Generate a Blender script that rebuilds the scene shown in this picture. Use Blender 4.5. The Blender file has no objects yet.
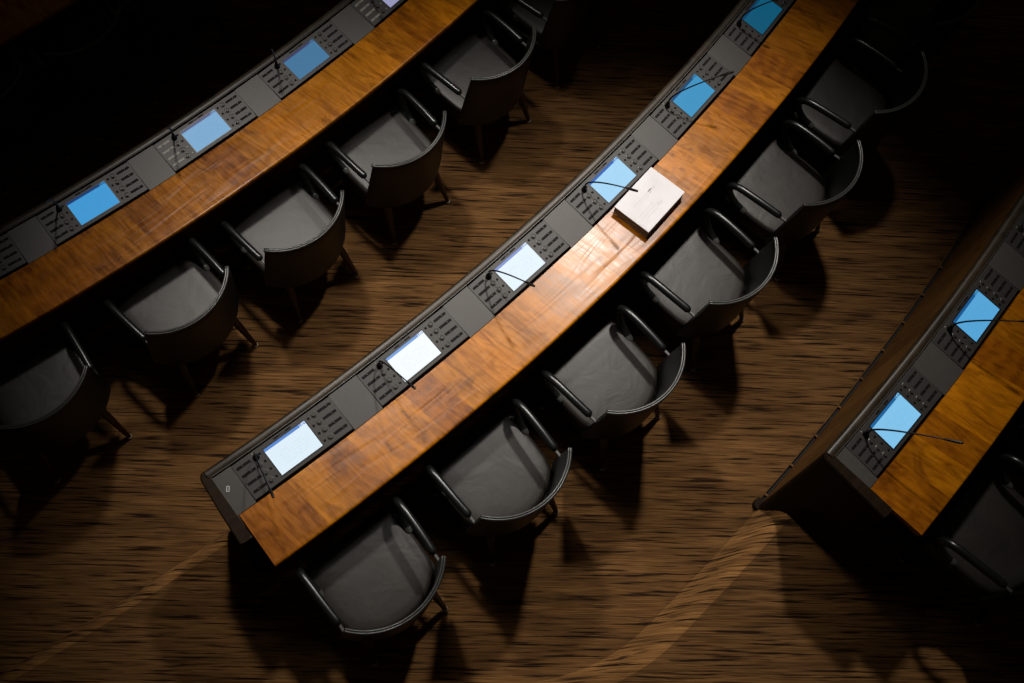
import bpy, math, random
from mathutils import Vector, Matrix, Euler

random.seed(7)
C = bpy.context.scene.collection
SC = bpy.context.scene
PI = math.pi

# ------------------------------------------------------------------ layout
# curved rows of desks share one centre; r is measured outwards from each row's
# console line, s along the row from its first seat, z = 0 is the lowest main tier.
CX, CY = -12.0959, 10.3647
Z0 = 1.0516                                     # console height of the middle desk above z = 0
ROW = {
    'front':  dict(R=10.714, z=Z0 - 0.6032, p=-0.6818, pitch=0.62),
    'left':   dict(R=12.5637, z=Z0 - 0.3016, p=-0.6818, pitch=0.7223),
    'middle': dict(R=14.4121, z=Z0, p=-0.6808, pitch=0.7248),
    'right':  dict(R=16.265, z=Z0 + 0.3009, p=-0.5439, pitch=0.7264),
}
DESK_H = 0.75
SLOPE = 0.1543
WOOD_Z = -0.0167
def floor_z(row): return ROW[row]['z'] - DESK_H
def ang(row, s): return ROW[row]['p'] + s / ROW[row]['R']
def P(row, s, r, z):                            # z is absolute
    a = ang(row, s); R = ROW[row]['R'] + r
    return Vector((CX + R * math.cos(a), CY + R * math.sin(a), z))

# ------------------------------------------------------------------ materials
def new_mat(name):
    m = bpy.data.materials.new(name); m.use_nodes = True
    nt = m.node_tree; b = nt.nodes['Principled BSDF']
    return m, nt, b
def setp(b, **k):
    for n, v in k.items(): b.inputs[n.replace('_', ' ')].default_value = v
def noise(nt, vec, scale, detail=4, rough=0.55, dist=0.0):
    n = nt.nodes.new('ShaderNodeTexNoise')
    n.inputs['Scale'].default_value = scale; n.inputs['Detail'].default_value = detail
    n.inputs['Roughness'].default_value = rough; n.inputs['Distortion'].default_value = dist
    nt.links.new(vec, n.inputs['Vector']); return n
def mapping(nt, out, scale=(1, 1, 1), rot=(0, 0, 0), loc=(0, 0, 0)):
    m = nt.nodes.new('ShaderNodeMapping')
    m.inputs['Scale'].default_value = scale; m.inputs['Rotation'].default_value = rot
    m.inputs['Location'].default_value = loc
    nt.links.new(out, m.inputs['Vector']); return m.outputs['Vector']
def ramp(nt, fac, stops):
    r = nt.nodes.new('ShaderNodeValToRGB')
    e = r.color_ramp.elements
    while len(e) < len(stops): e.new(0.5)
    for x, (p, c) in zip(e, stops): x.position = p; x.color = (*c, 1)
    nt.links.new(fac, r.inputs['Fac']); return r
def mixc(nt, fac, a, b, mode='MIX'):
    n = nt.nodes.new('ShaderNodeMix'); n.data_type = 'RGBA'; n.blend_type = mode
    for sock, v in ((n.inputs[0], fac), (n.inputs[6], a), (n.inputs[7], b)):
        if hasattr(v, 'links') or isinstance(v, bpy.types.NodeSocket): nt.links.new(v, sock)
        else: sock.default_value = v if not isinstance(v, tuple) else (*v[:3], 1)
    return n.outputs[2]
def bump(nt, b, h, strength, dist=0.01):
    n = nt.nodes.new('ShaderNodeBump'); n.inputs['Strength'].default_value = strength
    n.inputs['Distance'].default_value = dist
    nt.links.new(h, n.inputs['Height']); nt.links.new(n.outputs['Normal'], b.inputs['Normal'])
def coord(nt, which): return nt.nodes.new('ShaderNodeTexCoord').outputs[which]

def simple(name, col, rough=0.5, metal=0.0, spec=0.5, grain=0.0, gscale=40):
    m, nt, b = new_mat(name)
    setp(b, Base_Color=(*col, 1), Roughness=rough, Metallic=metal, Specular_IOR_Level=spec)
    n = noise(nt, coord(nt, 'Object'), gscale, 3)
    r = ramp(nt, n.outputs['Fac'], [(0.3, tuple(c * (1 - 0.07) for c in col)), (0.7, tuple(c * 1.07 for c in col))])
    nt.links.new(r.outputs['Color'], b.inputs['Base Color'])
    if grain: bump(nt, b, n.outputs['Fac'], grain, 0.002)
    return m

def mat_carpet(name='striped_brown_carpet', k=1.0):
    m, nt, b = new_mat(name)
    co = coord(nt, 'Object')
    rot = mapping(nt, co, rot=(0, 0, -math.radians(11.0)))
    v1 = mapping(nt, rot, scale=(3.0, 72, 3))
    v2 = mapping(nt, rot, scale=(5, 190, 3), loc=(3, 7, 1))
    v3 = mapping(nt, rot, scale=(1.6, 16, 2), loc=(9, 2, 4))
    n1 = noise(nt, v1, 1.0, 3, 0.6); n2 = noise(nt, v2, 1.0, 2, 0.5); n3 = noise(nt, v3, 1.0, 3, 0.5)
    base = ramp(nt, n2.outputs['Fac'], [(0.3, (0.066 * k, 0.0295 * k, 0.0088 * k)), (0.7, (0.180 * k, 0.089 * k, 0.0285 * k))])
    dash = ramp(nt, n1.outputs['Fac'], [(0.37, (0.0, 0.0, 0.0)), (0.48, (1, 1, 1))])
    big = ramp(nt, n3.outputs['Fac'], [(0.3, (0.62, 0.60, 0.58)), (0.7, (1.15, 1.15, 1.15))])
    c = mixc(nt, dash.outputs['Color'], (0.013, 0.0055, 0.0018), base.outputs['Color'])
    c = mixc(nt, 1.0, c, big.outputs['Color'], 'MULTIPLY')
    nt.links.new(c, b.inputs['Base Color'])
    setp(b, Roughness=0.95, Specular_IOR_Level=0.15)
    bump(nt, b, n1.outputs['Fac'], 0.5, 0.006)
    return m

def mat_wood(name, dark, light, red, rough, gl_long=False, spec=0.22, bmp=0.16):
    # UV: u = metres along the desk, v = metres across it
    m, nt, b = new_mat(name)
    uv = coord(nt, 'UV')
    # slabs of veneer about 0.16 m wide, grain running across the desk
    sw = mapping(nt, uv, scale=(1, 1, 1), rot=(0, 0, math.radians(7)))
    sep = nt.nodes.new('ShaderNodeSeparateXYZ'); nt.links.new(sw, sep.inputs[0])
    dv = nt.nodes.new('ShaderNodeMath'); dv.operation = 'DIVIDE'; dv.inputs[1].default_value = 0.168
    nt.links.new(sep.outputs['X'], dv.inputs[0])
    fl = nt.nodes.new('ShaderNodeMath'); fl.operation = 'FLOOR'; nt.links.new(dv.outputs[0], fl.inputs[0])
    wn = nt.nodes.new('ShaderNodeTexWhiteNoise'); wn.noise_dimensions = '1D'
    nt.links.new(fl.outputs[0], wn.inputs['W'])
    # slab dependent offset of the grain
    cmb = nt.nodes.new('ShaderNodeCombineXYZ')
    ml = nt.nodes.new('ShaderNodeMath'); ml.operation = 'MULTIPLY'; ml.inputs[1].default_value = 13.7
    nt.links.new(wn.outputs['Value'], ml.inputs[0]); nt.links.new(ml.outputs[0], cmb.inputs['Z'])
    add = nt.nodes.new('ShaderNodeVectorMath'); add.operation = 'ADD'
    nt.links.new(sw, add.inputs[0]); nt.links.new(cmb.outputs[0], add.inputs[1])
    sc = (7, 34, 1) if gl_long else (30, 5.5, 1)
    g1 = noise(nt, mapping(nt, add.outputs[0], scale=sc), 1.0, 5, 0.6, 1.2)
    sc2 = (14, 160, 1) if gl_long else (150, 12, 1)
    g2 = noise(nt, mapping(nt, add.outputs[0], scale=sc2), 1.0, 3, 0.6, 0.4)
    g3 = noise(nt, mapping(nt, add.outputs[0], scale=(5, 4, 1)), 1.0, 2, 0.5, 2.0)
    wv = nt.nodes.new('ShaderNodeTexWave'); wv.wave_type = 'RINGS'
    wv.inputs['Scale'].default_value = 5.0; wv.inputs['Distortion'].default_value = 5.0
    wv.inputs['Detail'].default_value = 3.0
    nt.links.new(mapping(nt, add.outputs[0], scale=(3.0, 0.8, 1)), wv.inputs['Vector'])
    c1 = ramp(nt, g1.outputs['Fac'], [(0.30, dark), (0.62, light)])
    c = mixc(nt, 0.28, c1.outputs['Color'], ramp(nt, wv.outputs['Fac'], [(0.2, dark), (0.8, light)]).outputs['Color'])
    pores = ramp(nt, g2.outputs['Fac'], [(0.26, (0.55, 0.5, 0.45)), (0.42, (1, 1, 1))])
    c = mixc(nt, 0.35, c, pores.outputs['Color'], 'MULTIPLY')
    tint = ramp(nt, wn.outputs['Value'], [(0.0, tuple(0.72 * x for x in red)), (0.5, (1, 1, 1)), (1.0, (1.35, 1.3, 1.1))])
    c = mixc(nt, 0.75, c, tint.outputs['Color'], 'MULTIPLY')
    knot = ramp(nt, g3.outputs['Fac'], [(0.27, (0.45, 0.38, 0.3)), (0.40, (1, 1, 1))])
    c = mixc(nt, 0.7, c, knot.outputs['Color'], 'MULTIPLY')
    nt.links.new(c, b.inputs['Base Color'])
    rr = nt.nodes.new('ShaderNodeMapRange')
    rr.inputs['To Min'].default_value = rough - 0.07; rr.inputs['To Max'].default_value = rough + 0.12
    nt.links.new(g1.outputs['Fac'], rr.inputs['Value']); nt.links.new(rr.outputs[0], b.inputs['Roughness'])
    setp(b, Specular_IOR_Level=spec)
    # lacquer that has sunk a little between the slabs
    wl = noise(nt, mapping(nt, uv, scale=(2.2, 13, 1)), 1.0, 1, 0.5, 1.0)
    if bmp: bump(nt, b, wl.outputs['Fac'], bmp, 0.016)
    return m

def mat_leather(name, col, rough=0.42, wr=0.25, spec=0.5):
    m, nt, b = new_mat(name)
    co = coord(nt, 'Object')
    info = nt.nodes.new('ShaderNodeObjectInfo')
    sh = nt.nodes.new('ShaderNodeVectorMath'); sh.operation = 'ADD'
    mu = nt.nodes.new('ShaderNodeVectorMath'); mu.operation = 'SCALE'
    cb = nt.nodes.new('ShaderNodeCombineXYZ')
    for i in range(3): nt.links.new(info.outputs['Random'], cb.inputs[i])
    nt.links.new(cb.outputs[0], mu.inputs[0]); mu.inputs['Scale'].default_value = 30
    nt.links.new(co, sh.inputs[0]); nt.links.new(mu.outputs[0], sh.inputs[1])
    n = noise(nt, sh.outputs[0], 7, 3, 0.5, 0.8)
    f = noise(nt, sh.outputs[0], 260, 2, 0.5)
    r = ramp(nt, n.outputs['Fac'], [(0.3, tuple(c * 0.8 for c in col)), (0.7, tuple(c * 1.2 for c in col))])
    nt.links.new(r.outputs['Color'], b.inputs['Base Color'])
    setp(b, Roughness=rough, Specular_IOR_Level=spec)
    mxf = nt.nodes.new('ShaderNodeMath'); mxf.operation = 'MULTIPLY_ADD'; mxf.inputs[1].default_value = 0.06
    nt.links.new(f.outputs['Fac'], mxf.inputs[0]); nt.links.new(n.outputs['Fac'], mxf.inputs[2])
    bump(nt, b, mxf.outputs[0], wr, 0.02)
    return m

def mat_screen(name, page, bar):
    # UV 0..1 over the screen: a title bar along the top and faint rows of writing on the page
    m, nt, b = new_mat(name)
    uv = coord(nt, 'UV')
    sep = nt.nodes.new('ShaderNodeSeparateXYZ'); nt.links.new(uv, sep.inputs[0])
    def gt(sock, v):
        n = nt.nodes.new('ShaderNodeMath'); n.operation = 'GREATER_THAN'; n.inputs[1].default_value = v
        nt.links.new(sock, n.inputs[0]); return n.outputs[0]
    def lt(sock, v):
        n = nt.nodes.new('ShaderNodeMath'); n.operation = 'LESS_THAN'; n.inputs[1].default_value = v
        nt.links.new(sock, n.inputs[0]); return n.outputs[0]
    def mul(a, c):
        n = nt.nodes.new('ShaderNodeMath'); n.operation = 'MULTIPLY'
        nt.links.new(a, n.inputs[0])
        if isinstance(c, float): n.inputs[1].default_value = c
        else: nt.links.new(c, n.inputs[1])
        return n.outputs[0]
    x, y = sep.outputs['X'], sep.outputs['Y']
    rows = nt.nodes.new('ShaderNodeMath'); rows.operation = 'SINE'
    ms = nt.nodes.new('ShaderNodeMath'); ms.operation = 'MULTIPLY'; ms.inputs[1].default_value = 62.0
    nt.links.new(y, ms.inputs[0]); nt.links.new(ms.outputs[0], rows.inputs[0])
    line = gt(rows.outputs[0], 0.35)
    tx = noise(nt, mapping(nt, uv, scale=(14, 9, 1)), 1.0, 3, 0.7)
    word = gt(tx.outputs['Fac'], 0.51)
    reg = mul(mul(gt(x, 0.18), lt(x, 0.86)), mul(gt(y, 0.2), lt(y, 0.72)))
    txt = mul(mul(mul(line, word), reg), 0.13)
    c = mixc(nt, txt, page, tuple(0.42 * v for v in page))
    isbar = gt(y, 0.905)
    icon = mul(gt(x, 0.86), gt(noise(nt, mapping(nt, uv, scale=(40, 30, 1)), 1.0, 2).outputs['Fac'], 0.5))
    barc = mixc(nt, icon, bar, page)
    c = mixc(nt, isbar, c, barc)
    nt.links.new(c, b.inputs['Emission Color'])
    setp(b, Base_Color=(0.01, 0.01, 0.012, 1), Emission_Strength=1.0, Roughness=0.5, Specular_IOR_Level=0.08)
    return m

def lin(c): return tuple((v / 255 / 12.92) if v / 255 <= 0.04045 else ((v / 255 + 0.055) / 1.055) ** 2.4 for v in c)

M = dict(
    carpet=mat_carpet(),
    carpet_lit=mat_carpet('step_edge_carpet_painted_light', 1.7),  # same carpet made paler, the lit step edges put into its colour
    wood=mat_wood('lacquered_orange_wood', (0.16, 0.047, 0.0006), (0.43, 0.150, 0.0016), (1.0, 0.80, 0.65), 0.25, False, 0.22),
    wood_edge=mat_wood('dark_wood_edge', (0.03, 0.012, 0.004), (0.06, 0.026, 0.008), (1, 0.9, 0.8), 0.34, True),
    rim_dark=mat_wood('dark_brown_end', (0.008, 0.0045, 0.002), (0.016, 0.009, 0.004), (1, 0.9, 0.8), 0.5, True, 0.06),
    rim=mat_wood('brown_wood_rim', (0.017, 0.012, 0.0072), (0.034, 0.024, 0.014), (1, 0.95, 0.9), 0.37, True, 0.32, 0.0),
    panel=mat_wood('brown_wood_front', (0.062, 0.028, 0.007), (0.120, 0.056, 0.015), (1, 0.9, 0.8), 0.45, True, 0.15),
    plate=simple('grey_inlay', (0.052, 0.048, 0.044), 0.5, 0.0, 0.5, 0.0, 30),
    console=simple('charcoal_console', (0.031, 0.028, 0.026), 0.5, 0.0, 0.5, 0.0, 60),
    slot=simple('black_slot', (0.002, 0.002, 0.002), 0.7, 0.0, 0.2),
    cap=simple('slider_cap', (0.014, 0.0125, 0.0115), 0.5),
    pale=simple('pale_strip', (0.26, 0.245, 0.21), 0.5),
    knob=simple('knob_ring', (0.075, 0.068, 0.06), 0.35),
    black=simple('black_plastic', (0.004, 0.004, 0.0045), 0.4),
    shadow=simple('black_recess', (0.004, 0.004, 0.004), 0.8),
    seat=mat_leather('worn_black_leather', (0.0150, 0.0122, 0.0097), 0.47, 0.12),
    shell=mat_leather('black_green_leather', (0.0042, 0.0052, 0.0048), 0.46, 0.06, 0.32),
    armpad=mat_leather('black_arm_leather', (0.0065, 0.0075, 0.0072), 0.30, 0.03),
    arm_glint=simple('arm_end_painted_glint', (0.06, 0.06, 0.056), 0.25),  # paler than the arm leather: a highlight painted as colour
    piping=simple('dark_piping', (0.022, 0.023, 0.021), 0.3),
    steel=simple('satin_steel', (0.055, 0.053, 0.05), 0.5, 0.2),
    brass=simple('trim_metal', (0.05, 0.042, 0.03), 0.45, 0.0),
    leg=simple('dark_red_wood', (0.020, 0.005, 0.0025), 0.4),
    glide=simple('pale_glide', (0.30, 0.25, 0.19), 0.4),
    paper=simple('white_paper', (0.68, 0.665, 0.685), 0.75, 0.0, 0.3, 0.0, 6),
    pages=simple('paper_edges', (0.48, 0.455, 0.455), 0.85, 0.0, 0.3, 0.0, 6),
    ink=simple('grey_print', (0.61, 0.595, 0.615), 0.8, 0.0, 0.3, 0.0, 6),
)

# ------------------------------------------------------------------ mesh helpers
class MB:
    def __init__(s): s.v = []; s.f = []; s.uv = {}; s.sharp = False
    def add(s, vs, fs, uvs=None):
        o = len(s.v); s.v += [Vector(v) for v in vs]
        for f in fs: s.f.append([i + o for i in f])
        if uvs:
            for i, u in enumerate(uvs): s.uv[o + i] = u
    def box(s, c, d, rot=None):
        c = Vector(c); vs = []
        for x in (-1, 1):
            for y in (-1, 1):
                for z in (-1, 1):
                    v = Vector((x * d[0] / 2, y * d[1] / 2, z * d[2] / 2))
                    if rot: v = rot @ v
                    vs.append(c + v)
        s.add(vs, [(0, 1, 3, 2), (4, 6, 7, 5), (0, 4, 5, 1), (2, 3, 7, 6), (0, 2, 6, 4), (1, 5, 7, 3)])
    def bbox(s, c, d, bev=0.002):               # box with chamfered top edges
        c = Vector(c); x, y, z = d[0] / 2, d[1] / 2, d[2] / 2
        rings = [(0, -z), (0, z - bev), (bev, z)]
        vs = []
        for ins, zz in rings:
            for a, b in ((-1, -1), (1, -1), (1, 1), (-1, 1)):
                vs.append(c + Vector((a * (x - ins), b * (y - ins), zz)))
        fs = [(3, 2, 1, 0), (8, 9, 10, 11)]
        for k in range(2):
            for i in range(4):
                j = (i + 1) % 4
                fs.append((k * 4 + i, k * 4 + j, k * 4 + 4 + j, k * 4 + 4 + i))
        s.add(vs, fs)
    def tube(s, pts, rad, n=12, roundcap=False):
        pts = [Vector(p) for p in pts]
        if not isinstance(rad, (list, tuple)): rad = [rad] * len(pts)
        rad = list(rad)
        if roundcap:
            d0 = (pts[0] - pts[1]).normalized(); d1 = (pts[-1] - pts[-2]).normalized()
            a, ra, z, rz = pts[0], rad[0], pts[-1], rad[-1]
            pre = [(a + d0 * ra * math.sin(t), ra * math.cos(t)) for t in (1.45, 1.1, 0.7, 0.35)]
            post = [(z + d1 * rz * math.sin(t), rz * math.cos(t)) for t in (0.35, 0.7, 1.1, 1.45)]
            pts = [p for p, _ in pre] + pts + [p for p, _ in post]
            rad = [r for _, r in pre] + rad + [r for _, r in post]
        vs = []; fs = []
        t = (pts[1] - pts[0]).normalized()
        up = Vector((0, 0, 1)) if abs(t.z) < 0.9 else Vector((1, 0, 0))
        u = t.cross(up).normalized()
        for i, p in enumerate(pts):
            if i == 0: t = pts[1] - pts[0]
            elif i == len(pts) - 1: t = pts[-1] - pts[-2]
            else: t = pts[i + 1] - pts[i - 1]
            t.normalize()
            u = (u - t * u.dot(t)).normalized(); w = t.cross(u)
            for k in range(n):
                a = 2 * PI * k / n
                vs.append(p + (u * math.cos(a) + w * math.sin(a)) * rad[i])
        for i in range(len(pts) - 1):
            for k in range(n):
                j = (k + 1) % n
                fs.append((i * n + k, i * n + j, (i + 1) * n + j, (i + 1) * n + k))
        fs.append(tuple(range(n))[::-1]); fs.append(tuple((len(pts) - 1) * n + k for k in range(n)))
        s.add(vs, fs)
    def disc(s, c, prof, n=16):                 # lathe about +z: prof = [(radius, z)]
        c = Vector(c); vs = []; fs = []
        for r, z in prof:
            for k in range(n):
                a = 2 * PI * k / n
                vs.append(c + Vector((r * math.cos(a), r * math.sin(a), z)))
        for i in range(len(prof) - 1):
            for k in range(n):
                j = (k + 1) % n
                fs.append((i * n + k, i * n + j, (i + 1) * n + j, (i + 1) * n + k))
        fs.append(tuple(range(n))[::-1]); fs.append(tuple((len(prof) - 1) * n + k for k in range(n)))
        s.add(vs, fs)
    def sweep(s, row, s0, s1, prof, step=0.12, uvon=True, closed=True):
        # sweep a closed (r, z) outline (absolute z) along a curved row
        n = max(1, int(math.ceil(abs(s1 - s0) / step))); vs = []; uvs = []; fs = []
        m = len(prof); per = [0.0]
        for i in range(1, m): per.append(per[-1] + math.hypot(prof[i][0] - prof[i - 1][0], prof[i][1] - prof[i - 1][1]))
        for i in range(n + 1):
            ss = s0 + (s1 - s0) * i / n
            for k, (r, z) in enumerate(prof):
                vs.append(P(row, ss, r, z)); uvs.append((ss, per[k] if not uvon else r - z))
        for i in range(n):
            for k in range(m if closed else m - 1):
                j = (k + 1) % m
                fs.append((i * m + k, i * m + j, (i + 1) * m + j, (i + 1) * m + k))
        if closed:
            fs.append(tuple(range(m))[::-1]); fs.append(tuple(n * m + k for k in range(m)))
        s.add(vs, fs, uvs)
    def build(s, name, mat, parent=None, origin=None, smooth=None, kind=None, label=None):
        me = bpy.data.meshes.new(name)
        o = Vector(origin) if origin is not None else Vector((0, 0, 0))
        me.from_pydata([tuple(v - o) for v in s.v], [], s.f)
        me.materials.append(mat)
        if s.uv:
            l = me.uv_layers.new(name='UVMap')
            for lp in me.loops: l.data[lp.index].uv = s.uv.get(lp.vertex_index, (0, 0))
        me.validate(); me.update()
        import bmesh
        bm = bmesh.new(); bm.from_mesh(me)
        bmesh.ops.recalc_face_normals(bm, faces=bm.faces); bm.to_mesh(me); bm.free()
        if smooth is not None:
            for p in me.polygons: p.use_smooth = True
            me.set_sharp_from_angle(angle=math.radians(smooth))
        ob = bpy.data.objects.new(name, me); C.objects.link(ob)
        if parent is not None: ob.parent = parent
        elif origin is not None: ob.location = o
        if kind: ob['kind'] = kind
        if label: ob['label'] = label
        return ob

def empty(name, loc, rot=(0, 0, 0)):
    o = bpy.data.objects.new(name, None); C.objects.link(o)
    o.empty_display_size = 0.1; o.location = loc; o.rotation_euler = rot
    return o
def tag(o, label, cat, group=None):
    o['label'] = label; o['category'] = cat
    if group: o['group'] = group
    return o
def copy_tree(o, parent=None):
    c = o.copy(); C.objects.link(c)
    if parent is not None: c.parent = parent
    for ch in list(o.children): copy_tree(ch, c)
    return c
def catmull(pts, n=6):
    pts = [Vector(p) for p in pts]; out = []
    q = [pts[0] * 2 - pts[1]] + pts + [pts[-1] * 2 - pts[-2]]
    for i in range(1, len(q) - 2):
        a, b, c, d = q[i - 1:i + 3]
        for k in range(n):
            t = k / n
            out.append(0.5 * ((2 * b) + (c - a) * t + (2 * a - 5 * b + 4 * c - d) * t * t + (3 * b - a - 3 * c + d) * t ** 3))
    out.append(pts[-1]); return out

# ------------------------------------------------------------------ tiered floor
def build_floor():
    order = ['front', 'left', 'middle', 'right']
    prof = []                                   # (radius, z) from the centre outwards
    zlow = floor_z('front') - 0.30
    prof.append((ROW['front']['R'] - 2.2, zlow))
    for n in order:
        R, zf = ROW[n]['R'], floor_z(n)
        zb = zf - 0.3012
        prof += [(R - 0.150, zb), (R - 0.143, zb + 0.012), (R - 0.075, zf - 0.075), (R - 0.058, zf - 0.034),
                 (R - 0.035, zf - 0.009), (R - 0.008, zf)]
    prof.append((ROW['right']['R'] + 2.6, floor_z('right')))
    mb = MB(); a0, a1, n = -1.15, 0.02, 220
    vs = []; fs = []
    m = len(prof)
    for i in range(n + 1):
        a = a0 + (a1 - a0) * i / n
        for k, (R, z) in enumerate(prof):
            if 19 <= k <= 24 and a < -0.625: R -= min(0.30, 130 * (a + 0.625) ** 2)
            vs.append((CX + R * math.cos(a), CY + R * math.sin(a), z))
    for i in range(n):
        for k in range(m - 1):
            fs.append((i * m + k, i * m + k + 1, (i + 1) * m + k + 1, (i + 1) * m + k))
    mb.add(vs, fs)
    o = mb.build('floor', M['carpet'], smooth=50, kind='structure')
    o.data.materials.append(M['carpet_lit'])      # light on nosings and risers painted in as paler carpet
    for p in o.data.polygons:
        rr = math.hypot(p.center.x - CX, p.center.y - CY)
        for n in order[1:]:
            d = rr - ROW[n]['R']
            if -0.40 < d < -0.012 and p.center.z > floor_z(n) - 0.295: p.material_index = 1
    # make sure the carpet faces up
    if sum(p.normal.z for p in o.data.polygons) < 0: o.data.flip_normals()
    return o
build_floor()

# ------------------------------------------------------------------ desks
def build_desk(row, s0, s1, stations, label, wood_out=0.402, wood_start=None):
    z = ROW[row]['z']; zf = floor_z(row); zlow = zf - 0.3012
    base = P(row, (s0 + s1) / 2, 0.0, zf)
    root = empty('curved_desk', base)
    tag(root, label, 'desk', 'curved desk rows')
    mk = lambda mb, name, mat, sm=40, lab=None: mb.build(name, mat, root, base, sm, None, lab)
    si = s0 + 0.045                              # inside of the end frame
    # writing top: one lacquered board with a rounded outer edge
    zt = z + WOOD_Z; th = 0.034
    ws = si if wood_start is None else wood_start
    w = MB()
    w.sweep(row, ws, s1, [(0.109, zt - th), (0.109, zt), (wood_out - 0.014, zt)] + [(wood_out - 0.010 + 0.010 * math.sin(a), zt - 0.010 + 0.010 * math.cos(a)) for a in (0.0, 0.35, 0.7, 1.05, 1.4)] + [(wood_out, zt - th + 0.006), (wood_out - 0.006, zt - th)])
    top = mk(w, 'writing_top', M['wood'], 30)
    nose = MB()                                  # thin moulding under the outer edge
    nose.sweep(row, ws, s1, [(wood_out - 0.05, zt - th - 0.018), (wood_out - 0.05, zt - th), (wood_out - 0.008, zt - th), (wood_out - 0.012, zt - th - 0.018)])
    mk(nose, 'edge_moulding', M['wood_edge'])
    # raised rim in front of the consoles
    zr = z + 0.024
    rm = MB()
    rm.sweep(row, s0 + 0.03, s1, [(-0.150, zr - 0.06), (-0.150, zr - 0.012), (-0.144, zr - 0.003), (-0.136, zr), (-0.112, zr), (-0.106, zr - 0.004), (-0.106, zr - 0.06)])
    mk(rm, 'front_rim', M['rim'], 40)
    tr = MB()
    tr.sweep(row, si, s1, [(-0.106, zr - 0.02), (-0.106, zr + 0.001), (-0.1035, zr + 0.001), (-0.1035, zr - 0.02)])
    mk(tr, 'rim_trim', M['brass'])
    # front panel down to the tier below, with a vented base rail
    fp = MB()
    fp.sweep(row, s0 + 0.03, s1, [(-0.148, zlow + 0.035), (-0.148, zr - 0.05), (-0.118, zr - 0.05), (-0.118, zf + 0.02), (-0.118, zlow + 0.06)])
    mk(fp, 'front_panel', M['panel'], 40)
    br = MB()
    br.sweep(row, s0 + 0.035, s1, [(-0.150, zlow + 0.002), (-0.150, zlow + 0.008), (-0.1655, zlow + 0.008), (-0.1655, zlow + 0.030), (-0.1700, zlow + 0.030), (-0.1700, zlow + 0.002)])
    rail = mk(br, 'base_rail', M['panel'], 30)
    gp = MB()
    gp.sweep(row, s0 + 0.04, s1, [(-0.1652, zlow + 0.0085), (-0.1652, zlow + 0.012), (-0.1485, zlow + 0.012), (-0.1485, zlow + 0.0085)])
    mk(gp, 'vent_slot', M['shadow'])
    k = s0 + 0.10
    while k < s1 and row in ('right', 'middle'):
        sp = MB(); sp.sweep(row, k, k + 0.012, [(-0.1654, zlow + 0.0125), (-0.1654, zlow + 0.028), (-0.1485, zlow + 0.028), (-0.1485, zlow + 0.0125)])
        mk(sp, 'vent_spacer', M['panel'])
        k += 0.235
    cp = MB()
    cp.disc(P(row, s0 + 0.036, -0.148, zlow + 0.002), [(0.036, 0.0), (0.037, 0.004), (0.037, 0.034), (0.033, 0.040)], 24)
    mk(cp, 'rail_end_cap', M['rim_dark'], 40)
    # bed under the consoles and the back of the box on the seat side
    bd = MB()
    bd.sweep(row, si, s1, [(-0.104, z - 0.03), (-0.104, z - 0.022), (0.108, z - 0.05), (0.108, z - 0.058)])
    mk(bd, 'console_bed', M['shadow'])
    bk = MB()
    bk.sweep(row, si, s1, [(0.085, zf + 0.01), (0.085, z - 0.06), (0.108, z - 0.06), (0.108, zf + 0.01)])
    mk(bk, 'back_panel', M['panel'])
    # grey inlays between the consoles: each dips with the console plane
    def inlay(a, b):
        q = MB()
        tz = lambda r: z - (r) * math.tan(SLOPE)
        q.sweep(row, a, b, [(-0.098, tz(-0.098) - 0.008), (-0.098, tz(-0.098)), (0.106, tz(0.106)), (0.106, tz(0.106) - 0.008)])
        mk(q, 'inlay_plate', M['plate'])
    pt = ROW[row]['pitch']
    for i in range(len(stations) - 1):
        inlay(stations[i] * pt + 0.2785, stations[i + 1] * pt - 0.2785)
    if stations:
        inlay(si + 0.002, stations[0] * pt - 0.2785)
        inlay(stations[-1] * pt + 0.2785, s1)
    else:
        inlay(si + 0.002, s1)
    # end cheek: one board with a rounded front corner, cut round the step
    ck = MB()
    def ring(inset, sv):
        return None
    out = []
    for t in range(0, 7):                        # rounded front corner in plan
        a = t / 6 * PI / 2
        out.append((s0 + 0.035 - 0.035 * math.sin(a), -0.150 + 0.035 - 0.035 * math.cos(a)))
    out += [(s0 - 0.012, 0.06), (s0 - 0.018, 0.232), (s0 + 0.005, 0.236), (si, 0.236), (si, -0.104), (s0 + 0.035, -0.104)]
    def zlo(r): return zlow + 0.004 if r < -0.10 else zf + 0.003
    vs = []; m = len(out)
    for (ss, r) in out: vs.append(P(row, ss, r, zlo(r)))
    for (ss, r) in out: vs.append(P(row, ss, r, min(zr - 0.006, zr if r < 0.1 else z + 0.004)))
    cs = sum(x for x, _ in out[:-2]) / (m - 2)
    for (ss, r) in out:
        vs.append(P(row, ss + (0.006 if ss < s0 + 0.02 else 0), r + (0.005 if r < -0.12 else 0), zr if r < 0.1 else z + 0.010))
    fs = [tuple(range(m))[::-1], tuple(2 * m + i for i in range(m))]
    for l in range(2):
        for i in range(m):
            j = (i + 1) % m
            fs.append((l * m + i, l * m + j, (l + 1) * m + j, (l + 1) * m + i))
    uvs = [(s.z, r) for s, (q_, r) in zip(vs, out * 3)]
    ck.add(vs, fs, uvs)
    mk(ck, 'end_panel', M['rim_dark'], 35)
    et = MB()                                     # bright bead along the inside of the end
    et.tube([P(row, si + 0.002, -0.10, zr - 0.002), P(row, si + 0.001, 0.10, z + 0.006), P(row, si - 0.004, 0.235, z + 0.008)], 0.0028, 6)
    mk(et, 'end_bead', M['brass'])
    return root, base

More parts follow.
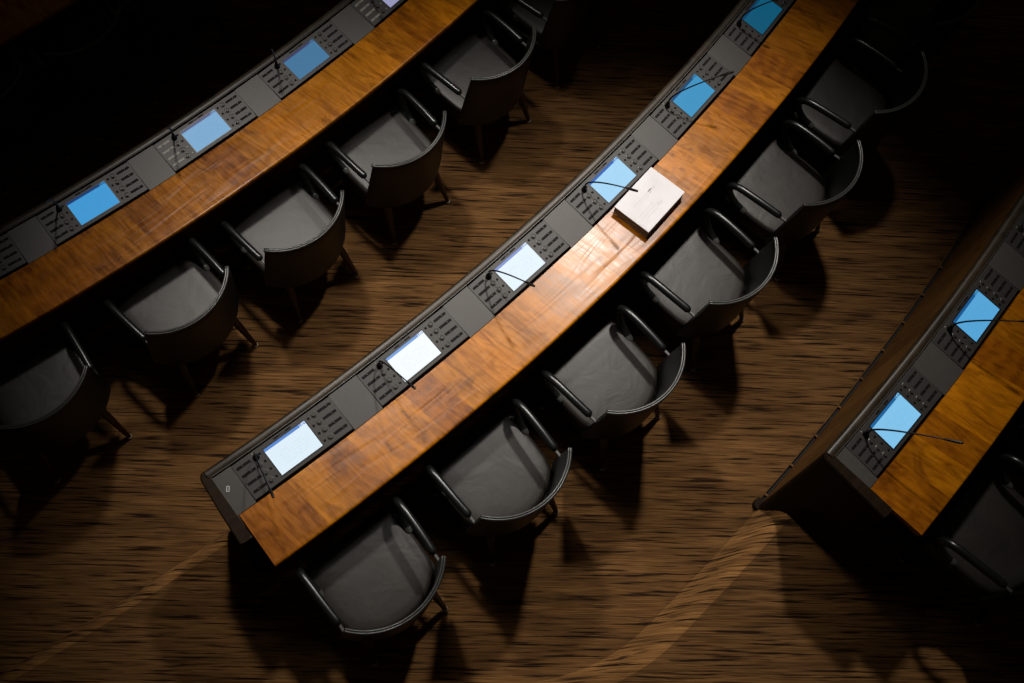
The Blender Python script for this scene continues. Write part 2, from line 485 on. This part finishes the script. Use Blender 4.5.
# ------------------------------------------------------------------ console (local frame: +x along the row, +y away from the sitter)
def build_console(screen_mat, pale_left=0, pale_right=0):
    root = empty('conference_console', (0, 0, 0))
    b = MB(); b.bbox((0, 0.0025, -0.004), (0.556, 0.195, 0.012), 0.0025)
    b.build('housing', M['console'], root, None, 30)
    # screen surround and screen
    fr = MB()
    for c, d in (((0, 0.0765, 0.0026), (0.24, 0.005, 0.0024)), ((0, -0.0765, 0.0026), (0.24, 0.005, 0.0024)),
                 ((-0.1178, 0, 0.0026), (0.0045, 0.148, 0.0024)), ((0.1178, 0, 0.0026), (0.0045, 0.148, 0.0024))):
        fr.box(c, d)
    sf = fr.build('screen_surround', M['black'], root)
    sc = MB()
    x, y = 0.1155, 0.0738
    sc.add([(-x, -y, 0.0015), (x, -y, 0.0015), (x, y, 0.0015), (-x, y, 0.0015), (-x, -y, 0.0030), (x, -y, 0.0030), (x, y, 0.0030), (-x, y, 0.0030)],
           [(3, 2, 1, 0), (4, 5, 6, 7), (0, 1, 5, 4), (1, 2, 6, 5), (2, 3, 7, 6), (3, 0, 4, 7)],
           [(0, 0), (1, 0), (1, 1), (0, 1)] * 2)
    sc.build('screen', screen_mat, root)
    nb = MB(); nb.bbox((0.0, 0.0875, 0.0026), (0.098, 0.0075, 0.0016), 0.0006)
    nbo = nb.build('name_strip', M['slot'], root)
    lt = MB()
    for i in range(4): lt.box((-0.0165 + i * 0.0095, 0.0875, 0.0038), (0.0062, 0.0042, 0.0006))
    lt.build('lettering', M['steel'], nbo)
    ys = (0.070, 0.027, -0.017, -0.061)
    for side in (-1, 1):
        for k, yy in enumerate(ys):
            pale = (side < 0 and k >= 4 - pale_left) or (side < 0 and pale_left == 4)
            q = MB(); q.bbox((side * 0.228, yy, 0.0026), (0.074, 0.0135, 0.0016), 0.0005)
            so = q.build('fader_slot', M['pale'] if pale else M['slot'], root)
            c = MB(); c.bbox((side * 0.228 + (0.012 if (k + (side > 0)) % 3 else -0.006), yy, 0.0055), (0.009, 0.0085, 0.004), 0.0012)
            c.build('fader_cap', M['pale'] if pale else M['cap'], so)
            q = MB(); q.bbox((side * 0.137, yy, 0.003), (0.011, 0.011, 0.0026), 0.001)
            q.build('push_button', M['pale'] if (side < 0 and k >= 2 and pale_left == 4) else M['slot'], root)
            if side < 0 and k == 0: continue      # the microphone socket takes this place
            q = MB(); q.disc((side * 0.168, yy, 0.002), [(0.0150, 0), (0.0150, 0.0022), (0.0132, 0.003), (0.0118, 0.0014)], 20)
            ko = q.build('dial', M['knob'], root, None, 40)
            q = MB(); q.disc((side * 0.168, yy, 0.0024), [(0.0095, 0), (0.0095, 0.007), (0.0078, 0.0088)], 16)
            q.build('dial_cap', M['console'], ko, None, 40)
    soc = MB(); soc.disc((-0.160, 0.066, 0.002), [(0.0165, 0), (0.0165, 0.003), (0.013, 0.004)], 20)
    soc.build('microphone_socket', M['slot'], root, None, 40)
    led = MB(); led.disc((-0.168, 0.0885, 0.002), [(0.0035, 0), (0.0035, 0.002), (0.002, 0.003)], 10)
    led.build('indicator_light', M['glide'], root, None, 40)
    return root

def place_console(o, row, i):
    s = i * ROW[row]['pitch']
    o.location = P(row, s, 0, ROW[row]['z'])
    o.rotation_euler = (SLOPE, 0, ang(row, s) + PI / 2)

# ------------------------------------------------------------------ gooseneck microphone
def build_mic(row, i, tip, label, bow=0.075):
    s = i * ROW[row]['pitch'] - 0.16
    base = P(row, s, -0.066, ROW[row]['z'] + 0.0145)
    root = empty('gooseneck_microphone', base, (0, 0, ang(row, s) + PI / 2))
    tag(root, label, 'microphone', 'gooseneck microphones on the desks')
    b = MB(); b.disc((0, 0, 0), [(0.0135, -0.004), (0.0135, 0.010), (0.011, 0.016), (0.0075, 0.034), (0.006, 0.046)], 16)
    b.build('base_plug', M['black'], root, None, 40)
    t = Vector(tip); p0 = Vector((0, 0, 0.04)); p1 = Vector((0.0, 0.004, bow + 0.035))
    p2 = p1.lerp(t, 0.5) + Vector((0, 0, 0.012)); pts = []
    for k in range(29):
        u = k / 28
        pts.append(p0 * (1 - u) ** 3 + p1 * 3 * u * (1 - u) ** 2 + p2 * 3 * u * u * (1 - u) + t * u ** 3)
    st = MB(); st.tube(pts[:25], [0.0048 - 0.0016 * k / 24 for k in range(25)], 8)
    st.build('gooseneck', M['black'], root, None, 60)
    hd = MB(); hd.tube(pts[24:], [0.0035, 0.0058, 0.0066, 0.0068, 0.0064], 10, True)
    hd.build('capsule', M['black'], root, None, 60)
    return root

# ------------------------------------------------------------------ armchair (local: +y towards the desk)
def build_chair():
    root = empty('armchair', (0, 0, 0))
    def curve(u, t):                              # u -1..1 round the back, t 0 bottom .. 1 top
        def arc(hw, ye, sag, beta):
            x = hw * math.sin(u * beta) / math.sin(beta)
            y = ye - sag * (math.cos(u * beta) - math.cos(beta)) / (1 - math.cos(beta))
            return x, y
        a = arc(0.257, -0.165, 0.122, math.radians(51)); b = arc(0.277, -0.105, 0.150, math.radians(62))
        e = t ** 1.15
        return Vector((b[0] + (a[0] - b[0]) * e, b[1] + (a[1] - b[1]) * e, 0))
    # seat cushion
    N = 40; outl = []
    def plan():
        pts = []
        for k in range(9): pts.append((-0.235 + 0.47 * k / 8, 0.225 + 0.012 * math.sin(PI * k / 8)))
        pts += [(0.258, 0.215), (0.266, 0.19), (0.270, 0.10), (0.270, 0.0), (0.266, -0.09)]
        for k in range(1, 20):
            p = curve(0.97 - 1.94 * k / 20, 0.14); pts.append((p.x * 0.992, p.y - 0.004))
        pts += [(-0.266, -0.09), (-0.270, 0.0), (-0.270, 0.10), (-0.266, 0.19), (-0.258, 0.215)]
        return pts
    pl = plan(); n = len(pl); vs = []; fs = []
    rings = [(0.93, 0.352), (0.985, 0.362), (1.0, 0.385), (1.0, 0.415), (0.985, 0.438), (0.955, 0.450), (0.90, 0.4545), (0.75, 0.4575), (0.55, 0.459), (0.32, 0.4598), (0.12, 0.460)]
    for sc, z in rings:
        for x, y in pl: vs.append((x * sc, (y + 0.01) * sc + 0.008, z - 0.022 + (0.012 * (y * sc / 0.22) if z > 0.43 else 0)))
    for l in range(len(rings) - 1):
        for i in range(n):
            j = (i + 1) % n
            fs.append((l * n + i, l * n + j, (l + 1) * n + j, (l + 1) * n + i))
    fs.append(tuple(range(n))[::-1]); fs.append(tuple((len(rings) - 1) * n + i for i in range(n)))
    mb = MB(); mb.add(vs, fs); mb.build('seat', M['seat'], root, None, 60)
    # wrap-around back shell
    def outer(u, t, d):
        p = curve(u, t); q = curve(min(u + 0.01, 1.0), t) - curve(max(u - 0.01, -1.0), t)
        nn = Vector((q.y, -q.x, 0)).normalized()
        if nn.y > 0 and abs(u) < 0.5: nn = -nn
        if nn.x * u < 0: nn = -nn
        return p + nn * d
    U, T = 36, 8
    def zt(t): return 0.345 + (0.832 - 0.345) * t
    th = 0.021
    loop = []                                     # section loop: inner bottom->top, over the rim, outer top->bottom
    for k in range(T + 1): loop.append((k / T, 0.0 if 0 < k < T else 0.004))
    loop += [(1.018, 0.008), (1.022, th / 2), (1.018, th - 0.008)]
    for k in range(T, -1, -1): loop.append((k / T, th if 0 < k < T else th - 0.004))
    vs = []; fs = []; m = len(loop)
    for i in range(U + 1):
        u = -1 + 2 * i / U
        for t, d in loop:
            p = outer(u, min(t, 1.0), d); vs.append((p.x, p.y, zt(t)))
    for i in range(U):
        for k in range(m):
            j = (k + 1) % m
            fs.append((i * m + k, (i + 1) * m + k, (i + 1) * m + j, i * m + j))
    fs.append(tuple(range(m))); fs.append(tuple(U * m + k for k in range(m))[::-1])
    mb = MB(); mb.add(vs, fs); back = mb.build('backrest', M['shell'], root, None, 50)
    for d in (0.005, th - 0.006):
        pts = []
        for i in range(U + 1):
            p = outer(-1 + 2 * i / U, 1.0, d); pts.append((p.x, p.y, zt(1.010)))
        q = MB(); q.tube(pts, 0.0068, 10, True); q.build('rim_piping', M['piping'], back, None, 60)
    for sx in (-1, 1):
        q = MB()
        pts = catmull([(sx * 0.268, -0.085, 0.624), (sx * 0.273, 0.01, 0.627), (sx * 0.276, 0.13, 0.624), (sx * 0.276, 0.188, 0.612), (sx * 0.275, 0.218, 0.580),
                       (sx * 0.273, 0.215, 0.535), (sx * 0.269, 0.185, 0.487), (sx * 0.263, 0.145, 0.450), (sx * 0.256, 0.095, 0.425)], 5)
        q.tube(pts, [0.0205] * len(pts), 14, True)
        ao = q.build('armrest', M['armpad'], root, None, 60)
        q = MB(); d_ = (pts[-1] - pts[-2]).normalized()
        q.tube([pts[-1] - d_ * 0.012, pts[-1] + d_ * 0.003], 0.0215, 14, True)
        q.build('arm_end_glint', M['arm_glint'], ao, None, 60)  # pale dome painting the highlight on the rounded arm end
        q = MB(); q.bbox((sx * 0.267, -0.124, 0.616), (0.016, 0.050, 0.010), 0.003)
        q.build('arm_bracket', M['steel'], ao)
        # four legs: tapered, splayed, each with a pale glide
        for y0, y1, x0, x1 in ((0.15, 0.20, 0.20, 0.225), (-0.17, -0.275, 0.18, 0.220)):
            q = MB(); a, b = Vector((sx * x0, y0, 0.335)), Vector((sx * x1, y1, 0.014))
            q.tube([a, a.lerp(b, 0.25), a.lerp(b, 0.6), b], [0.021, 0.0225, 0.018, 0.0125], 12)
            lo = q.build('leg', M['leg'], root, None, 60)
            q = MB(); q.disc((sx * x1, y1, 0.0), [(0.0150, 0.0), (0.0162, 0.005), (0.0162, 0.013), (0.0130, 0.016)], 14)
            q.build('glide', M['glide'], lo, None, 50)
    pv = []; npl = len(pl)
    for z, sc in ((0.318, 0.94), (0.326, 1.0), (0.352, 1.0), (0.358, 0.97)):
        pv += [(x * sc * 1.015, y * sc * 1.015 - 0.004, z) for x, y in pl]
    pf = [(l * npl + i, l * npl + (i + 1) % npl, (l + 1) * npl + (i + 1) % npl, (l + 1) * npl + i) for l in range(3) for i in range(npl)]
    pf += [tuple(range(npl))[::-1], tuple(3 * npl + i for i in range(npl))]
    q = MB(); q.add(pv, pf); q.build('seat_pan', M['shell'], root, None, 50)
    return root

chair0 = build_chair()
used = [False]
def place_chair(row, s, r_end, deg, label, group):
    c = copy_tree(chair0) if used[0] else chair0
    used[0] = True
    s_, r_ = s, r_end - 0.165
    c.location = P(row, s_, r_, floor_z(row))
    c.rotation_euler = (0, 0, ang(row, s_) + PI / 2 - math.radians(deg))
    tag(c, label, 'chair', group)
    return c

# ------------------------------------------------------------------ put the rows together
build_desk('middle', -0.425, 5.4, [0, 1, 2, 3, 4, 5], 'long curved orange wood desk in the middle with white and blue screens', wood_start=-0.372)
build_desk('left', -1.95, 3.9, [-1, 0, 1, 2, 3], 'curved wood desk along the upper left with blue lit screens')
build_desk('right', -0.40, 2.6, [0, 1, 2], 'curved desk at the right edge with its brown front panel in view', wood_out=0.41, wood_start=-0.345)
build_desk('front', -1.4, 1.5, [], 'dark curved desk in the black upper left corner')

def emis(rgb, bar=None, k=1.0):
    c = lin(rgb)
    return c, (lin(bar) if bar else tuple(a * b for a, b in zip(c, (0.22, 0.42, 0.72))))
SCREENS = {
    ('middle', 0): ((222, 238, 250), (90, 135, 205)), ('middle', 1): ((246, 252, 255), (120, 160, 215)), ('middle', 2): ((230, 244, 255), (130, 150, 205)),
    ('middle', 3): ((165, 214, 246), (45, 100, 180)), ('middle', 4): ((58, 145, 192), (20, 70, 115)), ('middle', 5): ((6, 84, 114), (6, 60, 95)), ('middle', 6): ((5, 60, 85), None),
    ('right', 0): ((128, 194, 234), (22, 95, 150)), ('right', 1): ((84, 164, 214), (18, 85, 140)), ('right', 2): ((14, 60, 88), (8, 40, 66)),
    ('left', -1): ((50, 130, 190), None), ('left', 0): ((62, 150, 208), (22, 60, 115)), ('left', 1): ((122, 168, 206), (90, 95, 130)), ('left', 2): ((64, 114, 152), (58, 62, 100)),
    ('left', 3): ((150, 150, 188), None), ('left', 4): ((40, 60, 90), None), ('left', -2): ((40, 90, 130), None),
    ('front', 0): ((1, 1, 2), None), ('front', 1): ((1, 1, 2), None), ('front', -1): ((1, 1, 2), None),
}
ORD = ['first', 'second', 'third', 'fourth', 'fifth', 'sixth', 'seventh', 'eighth']
CLAB = {
    ('middle', 0): 'console with white screen beside the free end of the middle desk',
    ('middle', 1): 'console with brightest white screen, second from the free end of the middle desk',
    ('middle', 2): 'console with white screen between the brightest screen and the paper stack',
    ('middle', 3): 'console with light blue screen partly behind the white paper stack',
    ('middle', 4): 'console with blue screen just above the white paper stack on the middle desk',
    ('middle', 5): 'console with dark teal screen at the top edge of the middle desk',
    ('right', 0): 'console with pale blue screen beside the free end of the right desk',
    ('right', 1): 'console with blue screen, second from the free end of the right desk',
    ('right', 2): 'dim console at the right picture edge, third from the right desk end',
    ('left', -1): 'dark console cut off by the left picture edge, on the left desk',
    ('left', 0): 'console with vivid blue screen nearest the left edge on the left desk',
    ('left', 1): 'console with pale fader strips and grey blue screen on the left desk',
    ('left', 2): 'console with dim steel blue screen near the top of the left desk',
    ('left', 3): 'console with lilac screen at the top edge on the left desk',
}
VIS = {'middle': range(0, 6), 'left': range(-1, 4), 'right': range(0, 3)}
proto = None
for row in VIS:
    for i in VIS[row]:
        pg, br = SCREENS[(row, i)]
        c, b = emis(pg, br)
        mt = mat_screen('screen_glow_%s_%d' % (row, i), c, b)
        if (row, i) in (('left', 1), ('left', 3)):
            o = build_console(mt, 4)
        elif proto is None:
            o = proto = build_console(mt)
        else:
            o = copy_tree(proto)
            for ch in o.children:
                if ch.name.startswith('screen') and not ch.name.startswith('screen_surround'):
                    ch.data = ch.data.copy(); ch.data.materials[0] = mt
        place_console(o, row, i)
        tag(o, CLAB[(row, i)], 'console', 'conference consoles set in the desks')

# small white pictogram on the inlay at the free end of the middle desk
def icon():
    s, r = -0.346, -0.019
    base = P('middle', s, r, ROW['middle']['z'] - r * math.tan(SLOPE) + 0.0008)
    root = empty('pictogram', base, (SLOPE, 0, ang('middle', s) + PI / 2 - math.radians(39)))
    tag(root, 'small white outlined pictogram on the grey inlay at the middle desk end', 'sign')
    q = MB()
    for c, d in (((-0.0055, 0, 0.0006), (0.0032, 0.026, 0.001)), ((0.0055, 0, 0.0006), (0.0032, 0.026, 0.001)), ((0, -0.0115, 0.0006), (0.012, 0.003, 0.001)), ((0, 0.0115, 0.0006), (0.012, 0.003, 0.001))):
        q.box(c, d)
    q.build('outline', M['paper'], root)
icon()

# microphones: tips about 0.3 m above the desks
MICS = [
    ('middle', 0, (-0.058, -0.284, 0.285), 'microphone on the console at the free end of the middle desk'),
    ('middle', 1, (-0.010, -0.277, 0.285), 'microphone crossing the corner of the brightest white screen'),
    ('middle', 2, (0.018, -0.268, 0.285), 'microphone crossing the third white screen of the middle desk'),
    ('middle', 3, (0.030, -0.272, 0.285), 'microphone crossing a light blue screen, tip above the paper stack'),
    ('middle', 4, (0.200, -0.208, 0.300), 'microphone slanting across the blue screen above the paper stack'),
    ('middle', 5, (0.075, -0.155, 0.285), 'microphone crossing the dark teal screen at the top'),
    ('right', 0, (0.119, -0.305, 0.285), 'microphone reaching over the wood of the right desk from its end screen'),
    ('right', 1, (0.100, -0.246, 0.300), 'microphone crossing the second screen of the right desk'),
    ('left', 0, (-0.045, -0.110, 0.28), 'dark microphone left of the vivid blue screen, left desk'),
    ('left', 1, (-0.051, -0.124, 0.290), 'upright microphone beside the pale fader strips on the left desk'),
    ('left', 2, (-0.058, -0.075, 0.280), 'upright microphone beside the dim steel blue screen'),
    ('left', 3, (-0.050, -0.10, 0.28), 'microphone beside the lilac screen at the top edge'),
]
for m in MICS: build_mic(*m)

# chairs: (row, s, radial place of the back ends, turn)
g1, g2, g3, g4 = 'armchairs along the middle desk', 'armchairs along the left desk', 'armchairs along the right desk', 'armchairs of the foremost dark row'
CH = [
    ('middle', -0.038, 0.838, 1.8, 'black leather armchair nearest the bottom, beside the free end of the middle desk', g1),
    ('middle', 0.701, 0.834, 3.5, 'black armchair with creased seat, second from the free end of the middle desk', g1),
    ('middle', 1.445, 0.856, 2.4, 'black armchair with the brightest seat, third along the middle desk', g1),
    ('middle', 2.198, 0.834, 2.7, 'black armchair directly beside the white paper stack', g1),
    ('middle', 2.945, 0.854, 1.5, 'dim black armchair, fifth from the free end of the middle desk', g1),
    ('middle', 3.654, 0.850, 1.8, 'dark armchair, sixth along the middle desk, beside the teal screen', g1),
    ('middle', 4.370, 0.850, 1.5, 'nearly black armchair at the top edge beyond the middle desk', g1),
    ('left', -0.734, 0.817, 0.0, 'dark armchair cut off by the left picture edge', g2),
    ('left', 0.047, 0.805, -6.0, 'armchair turned slightly, below the vivid blue screen of the left desk', g2),
    ('left', 0.753, 0.816, -1.0, 'armchair by the left desk between the turned chair and the upright one', g2),
    ('left', 1.474, 0.815, 2.9, 'armchair by the left desk showing its dark outer back, leg lit below', g2),
    ('left', 2.22, 0.796, 2.6, 'armchair with wrinkled seat near the top of the left desk', g2),
    ('left', 2.94, 0.796, 2.0, 'dark armchair at the top edge beside the left desk', g2),
    ('right', 0.040, 0.905, 0.0, 'very dark armchair behind the free end of the right desk', g3),
    ('right', 0.770, 0.905, 0.0, 'very dark armchair cut off by the right picture edge', g3),
    ('front', 0.545, 0.690, 0.0, 'black armchair with one faintly lit rim in the upper left corner', g4),
    ('front', -0.080, 0.690, 0.0, 'black armchair hidden in the dark at the left edge of the foremost row', g4),
    ('front', 1.170, 0.690, 0.0, 'black armchair in the dark beside the top edge, foremost row', g4),
]
for c in CH: place_chair(*c)

# thick bound papers lying on the middle desk
def papers():
    s, r = 2.197, 0.228
    zb = ROW['middle']['z'] + WOOD_Z
    root = empty('paper_stack', P('middle', s, r, zb), (0, 0, ang('middle', s) + PI / 2 + math.radians(1.8)))
    tag(root, 'thick white stack of bound papers lying on the middle desk', 'paper stack')
    L, W = 0.322, 0.226
    b = MB(); b.box((0, 0, 0.031), (L - 0.006, W - 0.008, 0.055))
    for k in range(1, 9):                         # slightly uneven sheaves
        b.box((random.uniform(-.001, .001), random.uniform(-.001, .001), 0.004 + k * 0.0058), (L - 0.004, W - 0.006, 0.0018))
    b.build('page_block', M['pages'], root)
    q = MB(); q.bbox((0, 0, 0.0022), (L, W, 0.0036), 0.0008); q.build('back_cover', M['paper'], root)
    q = MB(); q.bbox((0, 0, 0.0602), (L, W, 0.0036), 0.0012); fc = q.build('front_cover', M['paper'], root)
    q = MB()
    for (x, y, w, h) in ((-0.02, 0.035, 0.15, 0.005), (-0.01, 0.022, 0.10, 0.004), (0.055, 0.030, 0.05, 0.014), (-0.06, -0.022, 0.12, 0.004), (-0.05, -0.040, 0.15, 0.004), (-0.055, -0.058, 0.09, 0.004), (0.02, -0.052, 0.04, 0.016)):
        q.box((x, y, 0.0622), (w, h, 0.0004))
    q.build('printed_lines', M['ink'], fc)
papers()

# ------------------------------------------------------------------ light
def spot(name, loc, target, energy, size_deg, blend, radius, col=(1, 0.94, 0.87)):
    l = bpy.data.lights.new(name, 'SPOT'); l.energy = energy; l.color = col
    l.spot_size = math.radians(size_deg); l.spot_blend = blend; l.shadow_soft_size = radius
    o = bpy.data.objects.new(name, l); C.objects.link(o); o.location = loc
    o.rotation_euler = (Vector(target) - Vector(loc)).to_track_quat('-Z', 'Y').to_euler()
    return o
spot('ceiling_or_fill_spot', (0.65, 5.9, 7.05), (0.55, 2.12, 0.8), 1500, 43, 1.0, 0.20)
spot('ceiling_or_fill_spot', (-2.35, 4.65, 7.05), (-0.50, 2.25, 0.6), 1150, 41, 1.0, 0.24)
spot('ceiling_or_fill_spot', (-1.2, 3.7, 7.30), (0.15, 2.15, 0.6), 300, 38, 1.0, 0.8)  # added soft fill lamp, lightens the shadow cores of the other two

w = bpy.data.worlds.new('dark_hall'); SC.world = w; w.use_nodes = True
w.node_tree.nodes['Background'].inputs['Color'].default_value = (1.0, 0.85, 0.65, 1)
w.node_tree.nodes['Background'].inputs['Strength'].default_value = 0.014

# ------------------------------------------------------------------ camera
cam = bpy.data.cameras.new('camera'); co = bpy.data.objects.new('camera', cam); C.objects.link(co)
cam.sensor_fit = 'HORIZONTAL'; cam.sensor_width = 36.0; cam.lens = 1095.6735 / 1024 * 36.0
cam.clip_start = 0.05
co.matrix_world = Matrix.Translation((0, 0, 5.014 + Z0)) @ Matrix.Rotation(0.3886, 4, 'X') @ Matrix.Rotation(0.2124, 4, 'Z')
SC.camera = co

vs = SC.view_settings
vs.view_transform = 'Standard'; vs.look = 'None'; vs.gamma = 1.0; vs.exposure = 0.0; vs.use_curve_mapping = False
